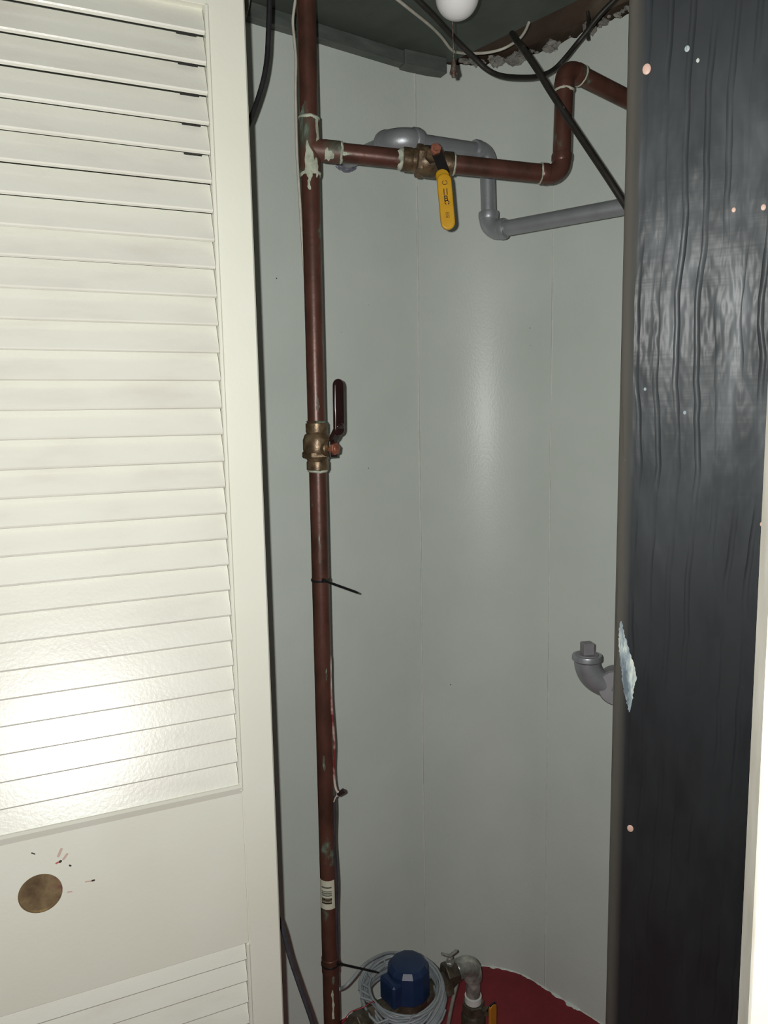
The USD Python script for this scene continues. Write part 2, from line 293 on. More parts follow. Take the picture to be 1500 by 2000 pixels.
def struct(name, mesh, m, label, c, smooth=35): return obj(name, mesh, m, None, smooth, label, c, None, 'structure')
struct('wall_left', sheet(-34, SEAM1 - .04), WALL, 'greenish white painted sheet wall behind the copper riser, left of the corner seam', 'wall')
struct('wall_back', sheet(SEAM1 + .04, SEAM2 - .04, .006), WALL, 'greenish white bowed wall sheet between the two upright seams', 'wall')
struct('wall_right', sheet(SEAM2 + .04, 36, .006), WALL, 'greenish white wall sheet right of the right-hand seam, behind the black post', 'wall')
for k, s in enumerate((SEAM1, SEAM2)):
    zs = np.linspace(.002, ZT - .012, 160); p = np.array([wp(s + .03 * math.sin(z * 9 + k), z, -.0006) for z in zs])
    struct(f'trim_{k + 1}', sweep(p, .0013 + .0011 * meshkit.noise(np.c_[zs * 34, zs * 0, zs * 0], k), 8), CAULK, ['thin painted filler ridge in the corner seam above the blue meter cap', 'thin painted filler ridge in the seam left of the black post'][k], 'seam')


# floor and its ragged paint edge
struct('floor', box(np.zeros(3), np.array([1., 0, 0]), np.array([0, 1., 0]), Zv, -1.3, 1.3, -.5, 2.0, -.03, 0, .002), FLOOR, 'dark red painted floor at the foot of the closet wall', 'floor')
A = np.arange(-20, 26, .12); inn = []; out_ = []
for i, a in enumerate(A):
    w = .0004 + .0034 * float(meshkit.fbm(np.array([[a * 2.6, 0, 0]]), 4, 5)[0]) ** 3 * 4
    inn.append(wp(a, .0, w)); out_.append(wp(a, 0, -.001))
inn, out_ = np.array(inn), np.array(out_); n = len(A); h = .0012
v = np.vstack([inn, out_, inn + Zv * h * .6, out_ + Zv * h * 3]); f = []
for i in range(n - 1):
    f += [(2 * n + i, 2 * n + i + 1, 3 * n + i + 1), (2 * n + i, 3 * n + i + 1, 3 * n + i), (i, i + 1, 2 * n + i + 1), (i, 2 * n + i + 1, 2 * n + i)]
struct('baseboard_back', trimesh.Trimesh(v, f, process=False), WALL, 'ragged white paint edge where the wall meets the red floor', 'paint edge')

# ceiling: grey board, brown boards behind it, beam along the left wall, crumbs of plaster
ce = thing('ceiling', 'dark grey green ceiling board with bare brown boards and crumbling plaster on its right', 'ceiling', (0.1, 1.0, ZT), kind='structure')
def on_ceil(px, py, z=ZT + .002): p = at(px, py, z=z); return p[:2]
e0, e1 = on_ceil(880, 122), on_ceil(1130, 0); dv = nz(e1 - e0); e1 = e0 + dv * .95
poly = Polygon([e0, e1, (-.75, .35), wp(-30, 0)[:2] * .99, wp(-10, 0, .002)[:2], wp(1, 0, .002)[:2], wp(4.2, 0, .004)[:2]])
g = trimesh.creation.extrude_polygon(poly, .010, engine='earcut'); g.apply_translation([0, 0, ZT + .002]); obj('ceiling_board', g, CEIL, ce)
perp = np.array([dv[1], -dv[0]]) * np.sign(np.cross(dv, np.array(on_ceil(1228, 60)) - e0) * -1); wid = [(-.02, .085), (.087, .19), (.192, .33), (.332, .50)]
for k, (a, b) in enumerate(wid):
    q = [e0 + perp * a - dv * .25, e0 + perp * b - dv * .25, e0 + perp * b + dv * .95, e0 + perp * a + dv * .95]
    g = trimesh.creation.extrude_polygon(Polygon(q), .018, engine='earcut'); g.apply_translation([0, 0, ZT + .0125 + (.004 if k % 2 else 0)]); obj('plank', g, WOOD if k % 2 else WOOD2, ce)
crumbs = []
for k in range(70):
    a = RNG.uniform(6.3, 22); s = RNG.uniform(.002, .007)
    m = trimesh.creation.icosphere(1, s); m.vertices *= [RNG.uniform(.7, 2.0), RNG.uniform(.6, 1.2), RNG.uniform(.5, 1.1)]; m.vertices += RNG.normal(0, s * .22, m.vertices.shape)
    m.apply_translation(wp(a, ZT + RNG.uniform(-.004, .010), RNG.uniform(.0, .008))); crumbs.append(m)
for px, py, s in ((972, 121, .011), (1008, 119, .013), (1022, 113, .010), (1076, 96, .009)):
    m = trimesh.creation.icosphere(2, s); m.vertices *= [1.5, .6, .8]; m.vertices += RNG.normal(0, s * .07, m.vertices.shape); m.apply_translation(wall_at(px, py, .004)); crumbs.append(m)
obj('plaster_crumb', cat(*crumbs), PLASTER, ce, smooth=False, kind='stuff')
m = [box(wp(-25, 0, 0), hd(56), -hd(-34), Zv, 0, np.linalg.norm(wp(-25, 0)[:2] - wp(2.35, 0)[:2]), -.002, .018, ZC + .667, ZT + .002, .001)]
struct('trim_3', m[0], BEAM, 'long grey green beam fixed along the top of the left wall', 'beam')
p0, p1 = wall_at(778, 128, .013), wall_at(864, 140, .010); d = nz((p1 - p0) * [1, 1, 0]); b0 = p0 * [1, 1, 0]
struct('trim_4', box(b0, d, np.cross(Zv, d) * -1, Zv, 0, np.linalg.norm((p1 - p0)[:2]), -.016, .012, ZC + .664, ZT + .002, .001), BEAM, 'short grey green block at the end of the beam over the corner seam', 'block')

# ------------------------------------------------------------------ louvred door on the left
DU, DN = hd(66.4), hd(156.4)                       # along the leaf (away to the right) and out of its face
DO = at(431, 800, r=.9) * [1, 1, 0]
def door_uv(px, py):
    v = ray(px, py); k = (DO - EYE).dot(DN) / v.dot(DN); q = EYE + v * k; return (q - DO).dot(DU), q[2]
d1 = thing('door_1', 'white louvred folding door leaf with round brass finger pull, at left', 'door', DO, kind='structure')
u_bead, u_st, u_edge = door_uv(436, 800)[0], door_uv(440, 800)[0], door_uv(516.5, 1000)[0]
def dbox(u0, u1, n0, n1, z0, z1, c=.0015): return box(DO, DU, DN, Zv, u0, u1, n0, n1, z0, z1, c)
TOPZ, PITCH = ZC + .424, .0314
zlow = [TOPZ - PITCH * k for k in range(29)]       # front lower edges of the upper slats
z_up_top = TOPZ + PITCH * .92; z_up_bot = zlow[-1] - .002
z_lo_top = door_uv(480, 1844)[1]; z_lo_bot = .12
UL, TH = -.415, .030
obj('stile', dbox(u_st, u_edge, -TH, 0, .012, ZC + .76, .002), DOORW, d1)
obj('stile', dbox(UL - .065, UL, -TH, 0, .012, ZC + .76, .002), DOORW, d1)
obj('rail', dbox(UL, u_st, -TH, 0, z_up_top, ZC + .76, .0005), DOORW, d1)
obj('rail', dbox(UL, u_st, -TH, 0, .012, z_lo_bot, .0005), DOORW, d1)
pu, pz = door_uv(79, 1745); pr = .5 * (door_uv(124, 1745)[0] - door_uv(34, 1745)[0]) * .99
r_ = dbox(UL, u_st, -TH, 0, z_lo_top + .001, z_up_bot + .001, .0005)
cutter = lathe(DO + DU * pu + Zv * pz + DN * .01, -DN, [(0, pr), (.028, pr)], 48)
def man(m): m = trimesh.Trimesh(m.vertices, m.faces); m.merge_vertices(); m.fix_normals(); return m3.Manifold(m3.Mesh(np.asarray(m.vertices, np.float32), np.asarray(m.faces, np.uint32)))
rail = man(r_) - man(cutter)
obj('rail', rail, DOORW, d1, smooth=20)
# sloped stop under the last slat
v = [];
for u in (UL, u_st - .001):
    for n_, z_ in ((-.004, z_up_bot + .004), (.0032, z_up_bot + .004), (.0032, z_up_bot), (.0002, z_up_bot - .0085), (-.004, z_up_bot - .0085)): v.append(DO + DU * u + DN * n_ + Zv * z_)
obj('stop_moulding', hull(v), DOORW, d1, smooth=False)
for a, b, top, bot in ((u_bead - .0012, u_st + .001, z_up_top + .001, z_up_bot - .006), (u_bead - .0012, u_st + .001, z_lo_top + .001, z_lo_bot)):
    obj('bead', dbox(a, b, -.012, .0022, bot, top, .0012), DOORW, d1)
    obj('bead', dbox(UL - .001, UL + .004, -.012, .0022, bot, top, .0012), DOORW, d1)
# slats
tilt = math.radians(22.5); sw, stt = .0360, .0062
sd = -DN * math.sin(tilt) + Zv * math.cos(tilt); sn = DN * math.cos(tilt) + Zv * math.sin(tilt)   # up the slat, out of its face
def slat(z, w=sw, dz=0.0, du=0.0):
    o = DO + Zv * (z + dz) + DN * .0016; P = []
    for u in (UL + .002, u_bead - .0016 + du):
        for (a, b) in ((0, -stt * .25), (.0012, 0), (w - .002, 0), (w, -stt * .4), (w, -stt), (.0012, -stt), (0, -stt * .75)): P.append(o + DU * u + sd * a + sn * b)
    return hull(P)
for k, z in enumerate(zlow):
    obj('slat', slat(z, dz=RNG.normal(0, .0004)), DOORS, d1, smooth=25)
k = 0; z = door_uv(482, 1873)[1]
while z > z_lo_bot:
    obj('slat', slat(z, w=sw if k else min(sw, (z_lo_top - z) / math.cos(tilt) + .003)), DOORS, d1, smooth=25); z -= PITCH * .97; k += 1
# dark bars standing in for the shade in gaps below some top slats
for k in range(5):
    u1 = u_bead - .004; u0 = u1 - .022 + k * .0005
    obj('gap_shade', box(DO + Zv * (zlow[k] - .0030) + DN * -.0050, DU, DN, Zv, u0 - .006, u1 - .006, -.002, .0, 0, .0030 - k * .0004, .0003), GAPSHADE, d1, label='dark bar standing in for the shade in the slit under a top slat')
cup = []
for s, w in ((0, pr * .99), (.0015, pr * 1.0), (.0015, pr * .96), (-.003, pr * .93), (-.009, pr * .8), (-.0115, pr * .5), (-.0122, 0.0)): cup.append((-s, w))
obj('finger_pull', lathe(DO + DU * pu + Zv * pz - DN * .0012, -DN, cup, 48), BRASSCUP, d1, label='round recessed brass finger pull', smooth=60)
def scuff(pts, m, w=.0016):
    P = [DO + DU * a + Zv * b for a, b in (door_uv(*q) for q in pts)]; out = []
    for a, b in zip(P[:-1], P[1:]): out.append(rbar(a, b, np.cross(DN, nz(b - a)), w, .0006, .0002, 5))
    obj('scuff_mark', cat(*out), m, d1)
for pts, m, w in (([(62, 1666), (68, 1668)], BLACKM, .0014), ([(120, 1658), (114, 1672)], PALEPINK, .003), ([(131, 1668), (124, 1678)], PALEPINK, .0028), ([(117, 1683), (118.5, 1682)], BLACKM, .003),
                  ([(110, 1686), (114, 1684)], REDM, .0022), ([(136, 1690), (138, 1691)], BLACKM, .002), ([(180, 1720), (184, 1719)], BLACKM, .0022), ([(167, 1722), (178, 1720.5)], PALEPINK, .0018), ([(133, 1742), (140, 1741)], PALEPINK, .002)):
    scuff(pts, m, w)

# ------------------------------------------------------------------ black post at right and the pale door edge beside it
def post_uv(px, py): q = _on_post(px, py) - PO; return q.dot(PU), q.dot(PZ)
ul = post_uv(1202, 1000)[0]; rd = .016
pt = thing('post', 'tall black glossy painted wooden post with a pale chip on its left edge', 'post', PO - PZ * (ZC - .02))
prof = [(ul + rd - rd * math.cos(t), -rd + rd * math.sin(t)) for t in np.linspace(0, math.pi / 2, 10)]
prof = prof + [(ul + x, 0) for x in np.linspace(.03, .24, 8)] + [(ul + .25, -.01), (ul + .25, -.09), (ul, -.09)]
P0 = [PO + PU * a + PN * b for a, b in prof]; n = len(prof)
v = np.vstack([[p - PZ * (ZC - .02) for p in P0], [p + PZ * .80 for p in P0]]); f = []
for i in range(n): j = (i + 1) % n; f += [(i, j, n + j), (i, n + j, n + i)]
for i in range(1, n - 1): f += [(0, i + 1, i), (n, n + i, n + i + 1)]
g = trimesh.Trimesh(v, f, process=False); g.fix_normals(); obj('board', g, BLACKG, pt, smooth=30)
# paint chip: an outline on the face, following the rounded edge
chip = [(1211, 1216), (1214, 1212), (1218, 1232), (1224, 1252), (1231, 1276), (1240, 1301), (1243, 1318), (1242, 1333), (1238, 1343), (1236, 1360), (1232, 1386), (1229, 1392), (1227, 1386), (1221, 1360), (1216, 1330), (1212, 1300), (1209, 1265), (1209, 1238)]
cu = np.array([post_uv(*q) for q in chip])
def post_surf(u, off): 
    x = u - ul
    if x >= rd: return PO + PU * u + PN * off
    x = max(x, .0005); c = (rd - x) / rd; s = math.sqrt(max(1 - c * c, 0)); nn = PN * s - PU * c
    return PO + PU * u + PN * (-rd + rd * s) + nn * off
zc_ = np.linspace(cu[:, 1].min() + .001, cu[:, 1].max() - .001, 60); cp = Polygon(cu); rows = []
for z in zc_:
    x = cp.intersection(LineString([(cu[:, 0].min() - .01, z), (cu[:, 0].max() + .01, z)])).bounds
    j = RNG.normal(0, .0004, 2); rows.append([post_surf(u, .0006) + PZ * z for u in np.linspace(x[0] + j[0], x[2] + j[1], 7)])
rows = np.array(rows); v = rows.reshape(-1, 3); f = []
for i in range(len(zc_) - 1):
    for j in range(6): a = i * 7 + j; f += [(a, a + 1, a + 8), (a, a + 8, a + 7)]
g = trimesh.Trimesh(v, f, process=False)
if g.face_normals.mean(0).dot(PN) < 0: g.invert()
bk = g.copy(); bk.vertices = bk.vertices - PN * .003; bk.invert(); obj('paint_chip', cat(g, bk), CHIP, pt, label='pale bluish chip in the black paint')
for px, py, m, s in ((1263, 135, PINKM, .0038), (1231, 1618, PINKM, .0036), (1342, 95, CHIP, .0022), (1491, 405, PINKM, .0022), (1489, 1024, PINKM, .0022), (1433, 410, PINKM, .0018), (1337, 806, CHIP, .0016), (1260, 760, CHIP, .0014), (1363, 118, CHIP, .0015)):
    u, z = post_uv(px, py); o = PO + PU * u + PZ * z
    k = trimesh.creation.icosphere(2, s); k.vertices *= [1, 1, 1.25]; k.vertices = k.vertices - np.outer(k.vertices @ PN, PN) * .7; k.apply_translation(o); obj('speck', k, m, pt)

E0 = azim(1470, 1500); e_r = .50
eo = at(1488, 1500, r=e_r) * [1, 1, 0]; EN = hd(13 + 180); EU = hd(13 + 90)
d2 = thing('door_2', 'cream white door edge close by at far right of the black post', 'door', eo, kind='structure')
ew = .021
obj('door_edge', box(eo, EU, EN, Zv, -.0004, .004, -ew - .006, -.0008, .012, 1.99, .0008), EDGE, d2, label='cream edge of the door with shade painted into its colour')
obj('door_leaf', box(eo, EU, EN, Zv, .0005, .20, -ew - .006, 0, .012, 1.99, .0015), DOORW, d2)
# ------------------------------------------------------------------ copper pipework
PR = .0143
ptop, pbot = at(597.5, 0, Y=1.19), at(647, 1950, Y=1.19)
def riser(py):                                      # the point of the riser's axis at picture height py
    lo, hi = -.4, 1.6
    for _ in range(50):
        k = (lo + hi) / 2; q = ptop + (pbot - ptop) * k; c = R.T @ (q - EYE); y = 1000 - F * c[1] / -c[2]
        lo, hi = (k, hi) if y < py else (lo, k)
    return q
cu_ = thing('copper_pipework', 'tall brown copper water riser with soldered tee, elbows and two lever ball valves', 'pipe', pbot * [1, 1, 0] + Zv * .04)
AX = nz(ptop - pbot)
tee_c = riser(292)
BY = 1.245
br_end = at(1096, 343, Y=BY); BD = nz(br_end - tee_c)
def br(px):                                         # the point of the branch's axis at picture column px
    lo, hi = 0, 1.2
    for _ in range(50):
        k = (lo + hi) / 2; q = tee_c + (br_end - tee_c) * k; c = R.T @ (q - EYE); x = 750 + F * c[0] / -c[2]
        lo, hi = (k, hi) if x < px else (lo, k)
    return q
top_z = ptop + AX * .16
v1a, v1b = riser(826), riser(918)
obj('pipe', cyl(riser(236), top_z, PR), COPPER, cu_)
obj('pipe', cyl(riser(836), riser(336), PR), COPPER, cu_)
low_end = riser(1888)
obj('pipe', cyl(low_end, riser(910), PR), COPPER, cu_)
bottom = pbot * [1, 1, 0] + AX * .10 + (pbot - ptop) * 0; bottom = pbot + (-AX) * (pbot[2] - .16) / AX[2]
obj('pipe', cyl(bottom, riser(1880), PR), COPPER, cu_)
obj('coupling', cyl(riser(1897), riser(1868), PR * 1.07, .001), COPPER, cu_)
# tee
tee = cat(lathe(riser(340), AX, [(0, PR * 1.13), (.001, PR * 1.15), (.034, PR * 1.15), (.036, PR * 1.12), (np.linalg.norm(riser(232) - riser(340)) - .036, PR * 1.12), (np.linalg.norm(riser(232) - riser(340)) - .034, PR * 1.15), (np.linalg.norm(riser(232) - riser(340)), PR * 1.13)], 32),
          lathe(tee_c, BD, [(0, PR * 1.12), (.020, PR * 1.12), (.022, PR * 1.15), (np.linalg.norm(br(664) - tee_c), PR * 1.14)], 32))
obj('tee_fitting', tee, COPPERG, cu_, label='verdigris stained copper tee')
def ring(p, d, r=PR, w=.006, seed=0, m=SOLDER):
    a, b, d = frame(d); th = np.arange(36) * 2 * np.pi / 36; nn = meshkit.fbm(np.c_[np.cos(th) * 1.7 + seed * 3.1, np.sin(th) * 1.7, th * 0], 3, seed); P = []
    for t, rr in ((-1, 1.01), (-.4, 1.13), (.3, 1.15), (1, 1.01)):
        P.append(np.asarray(p) + (d * w)[None] * ((t * .6 + (nn - .5) * 2.0 * (1 if t < 0 else .4))[:, None]) + r * rr * (np.cos(th)[:, None] * a + np.sin(th)[:, None] * b))
    v = np.vstack(P); f = []
    for i in range(3):
        for j in range(36): q = (i * 36 + j, i * 36 + (j + 1) % 36, (i + 1) * 36 + (j + 1) % 36, (i + 1) * 36 + j); f += [(q[0], q[1], q[2]), (q[0], q[2], q[3])]
    return obj('solder_joint', trimesh.Trimesh(v, f, process=False), m, cu_)
ring(riser(232), AX, w=.0055, seed=1); ring(riser(341), AX, w=.005, seed=2); ring(br(666), BD, w=.004, seed=3); ring(riser(824), AX, w=.003, seed=8, m=COPPERG); ring(riser(920), -AX, w=.004, seed=9)
def stain(axis_p, d, ang0, ang1, t0, t1, r, seed, m=SOLDER, prof=None):
    """a dried flux run lying on a pipe: a thin curved patch; prof = half widths along it (0 to 1)"""
    a, b, d = frame(d); cam_dir = nz((EYE - axis_p) - np.dot(EYE - axis_p, d) * d); ph = math.atan2(cam_dir.dot(b), cam_dir.dot(a)); sg = 1 if np.cross(d, cam_dir).dot(R[:, 0] * 0 + np.array([1., 0, 0])) > 0 else -1
    N = 40; T = np.linspace(t0, t1, N); f = []; v = []; prof = prof or (.15, .7, 1, .8, .6, .15)
    for i, t in enumerate(T):
        q = i / (N - 1); s = float(np.interp(q, np.linspace(0, 1, len(prof)), prof)) * (.75 + .5 * meshkit.noise(np.array([i * .21, seed + 9, 0.])))
        c = (ang0 + ang1) / 2 + (meshkit.noise(np.array([i * .12, seed, 0.])) - .5) * .3 * (ang1 - ang0); hw = (ang1 - ang0) / 2 * s
        for th in np.linspace(c - hw, c + hw, 8): v.append(axis_p + d * t + (r * 1.015 + .0002) * (math.cos(ph + sg * th) * a + math.sin(ph + sg * th) * b))
    for i in range(N - 1):
        for j in range(7): q = i * 8 + j; f += [(q, q + 1, q + 9), (q, q + 9, q + 8)]
    g = trimesh.Trimesh(np.array(v), f, process=False)
    if g.face_normals.mean(0).dot(cam_dir) < 0: g.invert()
    obj('flux_stain', g, m, cu_)
L_ = lambda y0, y1: np.linalg.norm(riser(y1) - riser(y0))
stain(riser(345), AX, -.60, .45, 0, L_(345, 282), PR * 1.15, 3, prof=(1.0, 1.05, .9, .8, .62, .5, .3, .12)); stain(riser(376), AX, -.34, .12, 0, L_(376, 340), PR, 4, prof=(.4, .8, .6, .75, 1.2, 1.6))
stain(riser(352), AX, .42, .85, 0, L_(352, 314), PR * 1.145, 8, prof=(.3, .8, 1, .9, .5)); stain(riser(300), AX, .55, 1.1, 0, L_(300, 236), PR * 1.15, 6, prof=(.9, .8, .7, .55, .5, .7)); stain(riser(233), AX, -.95, .1, 0, L_(233, 204), PR, 7, COPPERG, (1, .9, .6, .3))
stain(riser(1498), AX, -.30, .02, 0, L_(1498, 1468), PR, 13, COPPERG, (.5, 1, .8, 1, .4)); stain(riser(1325), AX, .25, .5, 0, L_(1325, 1300), PR, 14, COPPERG)
stain(riser(1978), AX, .02, .36, 0, L_(1978, 1922), PR, 16, prof=(.7, 1, .6, .8, .5, .9, .3)); stain(riser(1912), AX, .15, .5, 0, L_(1912, 1893), PR, 17, COPPERG); stain(riser(1096), AX, -.2, .2, 0, L_(1096, 1030), PR, 19, COPPERG, (.6, .9, .5, .3, .1)); stain(riser(806), AX, -.05, .4, 0, L_(806, 776), PR, 21, COPPERG)
# branch pipes, elbows, second riser
v2a, v2b = br(786), br(884)
obj('pipe', cyl(br(655), br(792), PR), COPPER, cu_)
stain(br(634), BD, -.75, .15, 0, .014, PR * 1.15, 31, prof=(.8, 1, .9, .5)); stain(br(668), BD, -.25, .15, 0, .012, PR, 32, prof=(1, .8, .5, .2)); stain(br(783), -BD, -.5, -.05, 0, .012, PR, 33, COPPERG, (1, .9, .6, .2))
ring(br(783), BD, w=.006, seed=5); ring(br(886), BD, w=.004, seed=6)
r2_top = at(1103, 132, Y=BY + .005)
out_end = at(1300, 232, Y=1.36)
eb1, m1, m2 = elbow(br_end - BD, br_end, r2_top, .022, PR, 1.13, .013)
eb2, m3_, m4 = elbow(br_end, r2_top, out_end, .022, PR, 1.13, .013)
obj('pipe', cyl(br(878), m1 + BD * .01, PR), COPPER, cu_)
UP2 = nz(r2_top - br_end); OD = nz(out_end - r2_top)
obj('elbow_fitting', eb1, COPPER, cu_); obj('elbow_fitting', eb2, COPPER, cu_)
obj('pipe', cyl(m2 - UP2 * .01, m3_ + UP2 * .01, PR), COPPER, cu_)
obj('pipe', cyl(m4 - OD * .01, out_end, PR), COPPER, cu_)
ring(m1, BD, w=.0022, seed=11); ring(m3_, UP2, w=.003, seed=12); ring(m4, OD, w=.0022, seed=13)
# ball valve on the branch, yellow lever
def valve(p, q, bulge, mats):
    L = np.linalg.norm(q - p); d = nz(q - p)
    body = lathe(p, d, [(0, .0165), (.001, .0178), (.014, .0178), (.016, .0165), (.019, .020), (L * .36, bulge), (L * .55, bulge), (L * .66, .0215), (L * .70, .019), (L - .015, .0165), (L - .013, .0178), (L - .001, .0178), (L, .0165)], 40)
    return cat(body, hexa(p + d * L * .60, p + d * L * .74, .0245))
vb = obj('ball_valve', valve(v2b, v2a, .0235, None), BRONZE, cu_, label='bronze ball valve with yellow lever')
vc = v2a + (v2b - v2a) * .52; s2 = nz(nz((EYE - vc) * [1, 1, 0]) + Zv * .18)
nut2 = at(851, 291, Y=1.162); st0 = vc + s2 * .012
sdir = nz(nut2 - vc)
obj('packing_nut', hexa(vc + sdir * .014, vc + sdir * .031, .0105), BRONZE, vb)
l_a, l_b, l_c = at(851, 293, Y=1.172), at(866, 332, Y=1.160), at(867.5, 345, Y=1.148)
obj('lever', strap([l_a - nz(l_b - l_a) * .008, l_b, l_c], np.array([1., .1, 0]), .016, .003), DARKMET, vb)
obj('lever_nut', cat(hexa(vc + sdir * (np.linalg.norm(nut2 - vc) - .006), nut2 + sdir * .003, .0085), cyl(nut2, nut2 + sdir * .006, .0042)), NUTRED, vb, label='orange-brown lever nut')
h0, h1 = at(866.5, 342, Y=1.140), at(876, 449, Y=1.140); hd_ = nz(h1 - h0); hw = nz(np.array([1, .05, 0]))
hw = nz(hw - hw.dot(hd_) * hd_)
sl = rbar(h0 + hd_ * .0085, h1 - hd_ * .0105, hw, .0215, .0068, .0024)
sl2 = rbar(at(863.5, 337, Y=1.150) + hd_ * .004, h0 + hd_ * .013 + np.array([0, .003, 0]), hw, .0200, .0058, .002)
obj('lever_sleeve', cat(sl, sl2), YELLOW, vb, label='yellow vinyl lever sleeve')
fn = np.cross(hd_, hw); fn = fn if fn.dot(EYE - h0) > 0 else -fn
def letters(txt, h, c, ex, ey, en, m, parent, depth=.0004, bold=False, center=True):
    g = meshkit.text_mesh(txt, h, depth, bold); v = np.array(g.vertices); v[:, 0] -= (v[:, 0].min() + v[:, 0].max()) / 2; v[:, 1] -= (v[:, 1].min() + v[:, 1].max()) / 2
    g.vertices = c + v[:, :1] * ex + v[:, 1:2] * ey + v[:, 2:] * en
    if np.linalg.det(np.array([ex, ey, en])) < 0: g.invert()
    obj('lettering', g, m, parent, smooth=False)
sf = lambda py, k=0.0: h0 + hd_ * np.linalg.norm(h1 - h0) * (py - 342) / (449 - 342) + hw * k + fn * .0033
letters('C', .0075, sf(358), -hd_, -hw * -1, fn, INK, vb)
for k in (-.0022, .0022): obj('lettering', rbar(sf(370, k), sf(381, k), hw, .0016, .0006, .0002, 4), INK, vb)
letters('B', .0075, sf(388.5), hw, -hd_, fn, INKD, vb, bold=True); letters('C', .0065, sf(396.5, .0008), hd_, hw * -1 * -1, fn, INKD, vb, bold=True)
letters('88', .0052, sf(421), hd_, hw, fn, INK, vb)
# ball valve on the riser, dark lever
vb1 = obj('ball_valve', valve(v1a, v1b, .0228, None), BRONZE, cu_, label='bronze ball valve with dark maroon lever')
c1 = riser(876); s1 = hd(180 - 50)
obj('packing_nut', cat(cyl(c1 + s1 * .014, c1 + s1 * .027, .0125, .001), hexa(c1 + s1 * .026, c1 + s1 * .033, .0095)), BRONZE, vb1)
n1 = c1 + s1 * .040
obj('lever_nut', cat(hexa(c1 + s1 * .032, n1 + s1 * .002, .0100), cyl(n1, n1 + s1 * .004, .006, .001)), NUTRED, vb1, label='rusty red lever nut')
w1 = nz(np.cross(Zv, s1)); a0 = c1 + s1 * .0345
px_of = lambda q: (lambda c: (750 + F * c[0] / -c[2], 1000 - F * c[1] / -c[2]))(R.T @ (q - EYE))
la, lb, lc = a0 - Zv * .012, a0 + Zv * .012, a0 + Zv * .031 + s1 * .014
obj('lever', strap([la, lb, lc], w1, .017, .003), DARKMET, vb1)
obj('lever_sleeve', cat(rbar(lb + Zv * .006 + s1 * .004, lc + Zv * .001, w1, .0195, .0065, .0024), rbar(lc + Zv * .0, lc + Zv * .066 + s1 * .001, w1, .0215, .0068, .0026)), MAROON, vb1, label='dark maroon vinyl lever sleeve')
# price label round the pipe
def wrap(py0, py1, a0_, a1_, off):
    p, q = riser(py1), riser(py0); a, b, d = frame(q - p); cd = nz((EYE - p) - np.dot(EYE - p, d) * d); ph = math.atan2(cd.dot(b), cd.dot(a)); L = np.linalg.norm(q - p); v = []; f = []
    N = 12
    for t in (0, L):
        for rr in (PR + off, PR + off - .0004):
            for th in np.linspace(a0_, a1_, N): v.append(p + d * t + rr * (math.cos(ph + th) * a + math.sin(ph + th) * b))
    for j in range(N - 1):
        f += [(j, j + 1, 2 * N + j + 1), (j, 2 * N + j + 1, 2 * N + j), (j, N + j + 1, j + 1), (j, N + j, N + j + 1), (2 * N + j, 2 * N + j + 1, 3 * N + j + 1), (2 * N + j, 3 * N + j + 1, 3 * N + j)]
    g = trimesh.Trimesh(np.array(v), f, process=False)
    if g.face_normals[0].dot(cd) < 0: g.invert()
    return g
st = obj('barcode_label', wrap(1711, 1766, -1.25, .75, .0008), STICK, cu_, label='cream barcode label wrapped round the riser')
bars = [(1722, 1725), (1730.5, 1732), (1733.5, 1735.5), (1736.5, 1737.5), (1738.5, 1740), (1744, 1745), (1745.6, 1748), (1748.6, 1750), (1751, 1751.8), (1752.6, 1755)]
for y0, y1 in bars: obj('bar', wrap(y0, y1, -.85, .35, .0011), INKD if y0 > 1743 else plain('grey_ink', (.16, .17, .14), .6) if y0 == 1722 else UsdShade.Material.Get(stage, '/World/Looks/grey_ink'), st)

# ------------------------------------------------------------------ silver painted iron pipe behind the branch
IR = .0134
ip = thing('iron_pipe', 'silver painted iron pipe leaving the left wall and stepping down behind the copper branch', 'pipe', at(951, 380, Y=1.40) * [1, 1, 0] + Zv * 1.5)
ci = at(951, 297, Y=1.40); cj = at(955, 452, Y=1.40)
ca = ci - nz(hd(55)) * .19 + Zv * .002
lo, hi = 0, .4
for _ in range(40):
    k = (lo + hi) / 2; q = ci - hd(55) * k; x, y = px_of(q); lo, hi = (k, hi) if x > 776 else (lo, k)
ca = ci - hd(55) * lo; x, y = px_of(ca); ca = ca + Zv * (y - 270) * 1.25 / F
we = wall_at(668, 317, -.02)
e_a, a1, a2 = elbow(we, ca, ci, .030, IR, 1.62, .014, fat=1.48)
e_i, i1, i2 = elbow(ca, ci, cj, .020, IR, 1.34, .012, fat=1.24)
re_ = at(1330, 383, Y=1.20)
e_j, j1, j2 = elbow(ci, cj, re_, .022, IR, 1.36, .013, fat=1.26)
for e in (e_a, e_i, e_j): obj('elbow_fitting', e, SILVER, ip, smooth=40)
obj('pipe', cyl(we, a1 + nz(ca - we) * .01, IR), SILVER, ip); obj('pipe', cyl(a2 - nz(ci - ca) * .01, i1 + nz(ci - ca) * .01, IR), SILVER, ip)
obj('pipe', cyl(i2 - nz(cj - ci) * .01, j1 + nz(cj - ci) * .01, IR), SILVER, ip); obj('pipe', cyl(j2 - nz(re_ - cj) * .01, re_, IR), SILVER, ip)
g = trimesh.creation.icosphere(3, 1.0); g.vertices *= .5 + 1.0 * meshkit.fbm(g.vertices * 2.3 + 5, 3, 2)[:, None]; V = g.vertices
fo = wall_at(668, 322, .014); nn = -hd(-34); tu = hd(56)
g.vertices = fo + np.outer(V[:, 0], tu) * .024 + np.outer(V[:, 1], nn) * .010 + np.outer(V[:, 2], Zv) * .016
obj('sealant_lump', g, FOIL, None, 25, 'crumpled grey violet sealant lump where the silver pipe enters the wall', 'sealant')

